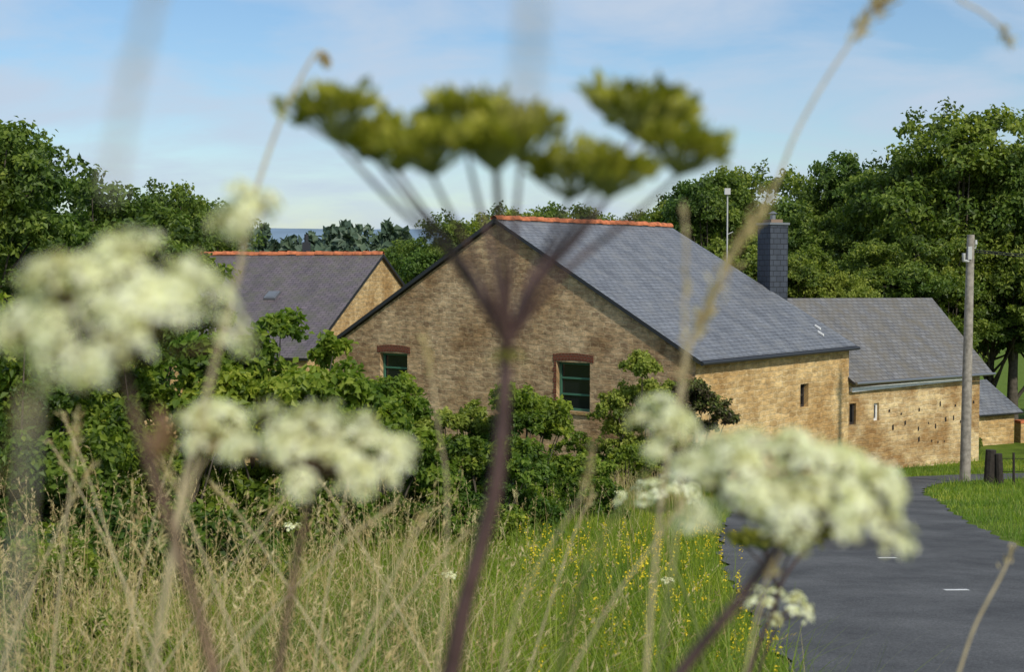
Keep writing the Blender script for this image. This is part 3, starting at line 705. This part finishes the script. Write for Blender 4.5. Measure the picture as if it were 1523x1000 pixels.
WM=lambda st:[M[st],M['petal'],M['seed']]
def plant(name,d,pts,rad,umb,stem,seed,sides=8):
    mb=MB();P=stempath(d,pts);tube(mb,P,np.linspace(rad[0],rad[1],len(P))*mm_,sides,0)
    node=P[0]
    white_umbel(mb,node,umb.get('up',(0,-.1,1)),umb['R']*mm_,umb['H']*mm_,umb['nu'],umb['ur']*mm_,umb.get('nf',22),umb.get('fs',3.4)*mm_,seed,umb.get('tone',.7),umb.get('dome',.45),umb.get('rayr',.9)*mm_,umb.get('jit',.14))
    return mb.obj(name,WM(stem))
plant('hogweed_flower',.635,[(-175,-42),(-172,-54),(-168,-70),(-158,-102),(-143,-150),(-133,-190)],(1.6,3.0),dict(R=46,H=40,nu=36,ur=10,nf=24,fs=3.5,up=(-.04,-.4,1),dome=.6,tone=.64,jit=.13),'bstem',51)
plant('hogweed_flower',.90,[(-192,-116),(-203,-135),(-216,-180),(-228,-240)],(.9,1.6),dict(R=21,H=25,nu=16,ur=8,nf=20,fs=3.,up=(.3,-.2,1),dome=.8,tone=.64,jit=.16),'straw',52)
plant('hogweed_flower',.846,[(-115,-122),(-122,-142),(-132,-190),(-141,-245)],(1.8,2.8),dict(R=54,H=20,nu=38,ur=9.5,nf=22,fs=3.3,up=(.12,-.15,1),dome=.4,tone=.6,jit=.1),'bstem',53)
plant('hogweed_flower',.74,[(-137,20),(-141,2),(-150,-30),(-160,-70),(-175,-140),(-190,-215)],(.6,1.3),dict(R=14,H=14,nu=9,ur=7,nf=18,fs=3.,up=(0,-.3,1),dome=.6,tone=.68,jit=.25),'straw',54)
plant('hogweed_flower',.793,[(153,-152),(145,-162),(130,-184),(112,-206),(95,-228)],(3.0,4.2),dict(R=60,H=48,nu=48,ur=11.5,nf=26,fs=3.8,up=(.1,-.22,1),dome=.62,tone=.66,rayr=1.1,jit=.1),'pstem',55)
plant('hogweed_flower',.90,[(94,-112),(86,-128),(62,-165),(45,-200),(30,-256)],(.9,1.8),dict(R=19,H=18,nu=12,ur=8,nf=18,fs=3.,up=(.2,-.15,1),dome=.6,tone=.64,jit=.18),'gstem',56)
plant('hogweed_flower',2.115,[(222,-366),(226,-390),(245,-450),(275,-530),(290,-600)],(1.4,2.6),dict(R=60,H=34,nu=18,ur=12,nf=20,fs=4,up=(-.05,-.1,1),dome=.3,jit=.06),'gstem',57)
plant('hogweed_flower',1.90,[(357,-476),(355,-488),(335,-540),(325,-600)],(1.4,2.8),dict(R=50,H=26,nu=16,ur=10,nf=18,fs=3.8,up=(.05,-.1,1),dome=.25,jit=.06),'pstem',58)
mb=MB();d1=1.586;P=stempath(d1,[(300,-362),(296,-380),(280,-420),(270,-450)]);tube(mb,P,np.linspace(.002,.003,len(P)),8,0);node=P[0]
for dx,dz,dy in [(-36,48,0),(-12,42,20),(8,44,-18),(30,46,5),(44,52,20),(-22,50,-20)]:
    e=node+np.array([dx,dy,dz])*mm_;tube(mb,catmull([node,node+np.array([dx*.4,dy*.4,dz*.5])*mm_,e],4),.0011,6,0);seed_umbellet(mb,e,(dx*.01,0,1),.017,.018,26,rg,.0045)
mb.obj('hogweed_seed_head',[M['pstem'],M['gstem'],M['seed']])
def small_umb(x,y,h,R,seed):
    mb=MB();g0=float(gz(y));P=catmull([(x,y,g0+h),(x+.02,y,g0+h*.6),(x,y,g0)],6);tube(mb,P,.004,6,0)
    white_umbel(mb,P[0],(0,-.3,1),R,R*.6,14,R*.2,14,.006,seed,.6,.3,.0015,.06);mb.obj('hogweed_flower',WM('gstem'))
for i,(x,y,h,R) in enumerate([(-.35,8,.8,.04),(1.3,17,.8,.06),(-1.4,9,1.0,.05),(1.05,9.5,.6,.04),(2.0,22,.7,.07)]): small_umb(x,y,h,R,70+i)

# ------------------------------------------------------------------ near grass stalks
def stalk(name,d,pts,r0,r1,heads=(),mat='straw',ground=True,hs=(.007,.0022),hn=60,spread=.003,seed=0):
    mb=MB();P=stempath(d,pts,ground);tube(mb,P,np.linspace(r0,r1,len(P)),6,0)
    rg=np.random.default_rng(seed)
    for i0,i1 in heads:
        t=rg.uniform(i0*8,i1*8,hn);i=np.clip(t.astype(int),0,len(P)-2);f=(t-i)[:,None];c=P[i]*(1-f)+P[i+1]*f
        tg=unit(P[i]-P[i+1]);leaves(mb,c+rg.normal(size=(hn,3))*spread,tg+rg.normal(size=(hn,3))*.35,rg.normal(size=(hn,3)),hs[0]*1.4,hs[1],1,rg.random(hn))
    return mb.obj(name,[M[mat],M['dry']])
stalk('grass_stalk',1.058,[(-139,157),(-143,161),(-152,148),(-165,124),(-181,84),(-196,35),(-212,-40),(-231,-100),(-246,-160),(-263,-250)],.0010,.0018,[(0,.6)],hs=(.006,.004),hn=40,spread=.0015,seed=1)
stalk('grass_stalk',1.058,[(285,212),(265,188),(235,145),(210,100),(192,55),(165,15),(146,-28),(132,-60),(124,-100),(112,-170),(104,-260)],.0010,.0016,[(0,1.5),(4,7)],hn=130,spread=.003,hs=(.009,.0022),seed=2)
stalk('grass_stalk',1.058,[(366,168),(360,178),(345,190),(328,200),(335,215),(370,220),(420,190),(440,60)],.0011,.0009,[(0,1.5)],hn=20,spread=.001,ground=True,seed=3)
stalk('grass_stalk',.95,[(114,45),(116,10),(115,-40),(115,-80),(112,-160),(100,-270)],.0007,.0008,[(0,3)],hn=40,spread=.0015,hs=(.006,.0014),seed=4)
stalk('grass_stalk',1.7,[(604,-335),(590,-370),(560,-430),(540,-490)],.0016,.002,[(0,.8)],hn=20,seed=5)
stalk('grass_stalk',1.3,[(-80,-65),(-74,-100),(-67,-150),(-60,-200),(-62,-300),(-70,-370)],.0006,.0011,[(0,1)],hn=30,spread=.002,seed=6)
stalk('grass_stalk',1.2,[(70,-150),(60,-190),(30,-240),(5,-290),(-8,-340)],.0006,.001,[(0,1)],hn=30,spread=.002,seed=7)
stalk('grass_stalk',1.4,[(170,-230),(150,-260),(100,-330),(60,-400)],.0008,.0012,[(0,1)],hn=30,spread=.002,seed=8)
stalk('grass_stalk',1.1,[(210,-210),(200,-240),(190,-280),(182,-320)],.0008,.0012,[(0,1)],hn=30,spread=.002,seed=9)
for i,(d_,x0,z0,x1,z1) in enumerate([(1.9,-560,-260,-700,-560),(1.6,-400,-210,-300,-470),(2.2,-470,-330,-260,-650),(1.8,-150,-300,-420,-560),(2.4,-330,-330,-620,-720),(2.0,-60,-370,-260,-620),(2.1,120,-330,20,-620),(1.7,-520,-180,-560,-520),
        (2.5,-820,-300,-600,-760),(2.7,-640,-330,-760,-800),(2.3,-250,-280,-330,-690),(2.6,-420,-300,-130,-780),(2.2,-700,-220,-560,-660),(1.5,-90,-260,-180,-450)]):
    stalk('grass_stalk',d_,[(x0,z0),(x0*.75+x1*.25,z0*.8+z1*.2),(x0*.4+x1*.6,z0*.45+z1*.55),(x1,z1)],.0008,.0016,[(0,1)],hn=40,spread=.0025,hs=(.01,.002),seed=30+i)
stalk('grass_stalk',.26,[(-73,14),(-70,30),(-66,45),(-64,62),(-75,78),(-100,80),(-125,40),(-135,-60)],.0008,.0008,[(0,3)],mat='grey_straw',hn=14,spread=.001,hs=(.004,.0012),seed=10)
stalk('grass_stalk',.24,[(2,28),(3,42),(5,58),(20,74),(60,80),(105,60),(120,0),(125,-80)],.0007,.0008,[(0,2.)],mat='grey_straw',hn=12,spread=.0006,hs=(.004,.0012),seed=11)
stalk('grass_stalk',.30,[(-102,-28),(-103,-45),(-106,-70),(-110,-100)],.0005,.0006,[(0,2)],mat='grey_straw',hn=14,spread=.001,hs=(.004,.0012),seed=12)
mb=MB();rg=np.random.default_rng(9)
for c,l in (((-.159,.633,-.06),.026),((-.162,.634,-.07),.02)):
    leaves(mb,np.array([c]),np.array([[.3,.1,-1]]),np.array([[.2,-1,.3]]),l,.007,0,.1,fold=.4)
mb.obj('withered_leaf',[leaf_mat('withered',[(0,(.2,.11,.06)),(1,(.3,.2,.1))],.2)])

# ------------------------------------------------------------------ world, sun, camera
w=bpy.data.worlds.new('World');scene.world=w;w.use_nodes=True;nt=w.node_tree;L=nt.links.new
bg=nt.nodes['Background'];sky=N(nt,'ShaderNodeTexSky',sky_type='NISHITA');sky.sun_disc=False
sv=Vector((.48,-.79,.78)).normalized()
sky.sun_elevation=math.asin(sv.z);sky.sun_rotation=math.atan2(sv.x,sv.y);sky.air_density=1.0;sky.dust_density=.8;sky.ozone_density=2.5
tc=N(nt,'ShaderNodeTexCoord');sx=N(nt,'ShaderNodeSeparateXYZ');L(tc.outputs['Generated'],sx.inputs[0])
az=N(nt,'ShaderNodeMath',operation='ADD');L(sx.outputs[2],az.inputs[0]);az.inputs[1].default_value=.22
dv=[]
for i in (0,1):
    q=N(nt,'ShaderNodeMath',operation='DIVIDE');L(sx.outputs[i],q.inputs[0]);L(az.outputs[0],q.inputs[1]);dv.append(q)
cb=N(nt,'ShaderNodeCombineXYZ');L(dv[0].outputs[0],cb.inputs[0]);L(dv[1].outputs[0],cb.inputs[1])
mp=N(nt,'ShaderNodeMapping');mp.inputs['Rotation'].default_value=(0,0,.3);mp.inputs['Scale'].default_value=(1.1,1.3,1);mp.inputs['Location'].default_value=(2.4,1.1,0);L(cb.outputs[0],mp.inputs[0])
nz=N(nt,'ShaderNodeTexNoise',i_Scale=1.9,i_Detail=9.0,i_Roughness=.55);nz.inputs['Distortion'].default_value=.3;L(mp.outputs[0],nz.inputs['Vector'])
rc=ramp(nt,[(.38,(.1,.1,.1)),(.5,(.5,.5,.5)),(.64,(.88,.88,.88))]);L(nz.outputs[0],rc.inputs[0])
hs=N(nt,'ShaderNodeHueSaturation');hs.inputs['Saturation'].default_value=1.2;hs.inputs['Value'].default_value=1.0;L(sky.outputs[0],hs.inputs['Color'])
mx=mixc(nt,'MIX',rc.outputs[0],hs.outputs[0],(4.3,5.1,6.2));L(mx.outputs[2],bg.inputs[0]);bg.inputs[1].default_value=.125
sd=bpy.data.lights.new('sun','SUN');sd.energy=3.2;sd.angle=math.radians(2.0);sd.color=(1,.94,.83)
so=bpy.data.objects.new('sun',sd);so.rotation_euler=sv.to_track_quat('Z','Y').to_euler();so.location=(20,-20,30);scene.collection.objects.link(so)

cd=bpy.data.cameras.new('camera');co=bpy.data.objects.new('camera',cd);scene.collection.objects.link(co);scene.camera=co
cd.sensor_width=36;cd.lens=50;cd.clip_start=.02;cd.clip_end=12000
co.location=(0,0,0);co.rotation_euler=(math.radians(90)-math.atan(100/2115),0,0)
cd.dof.use_dof=True;cd.dof.focus_distance=38;cd.dof.aperture_fstop=6.3
scene.view_settings.view_transform='Standard';scene.view_settings.look='None';scene.view_settings.exposure=0
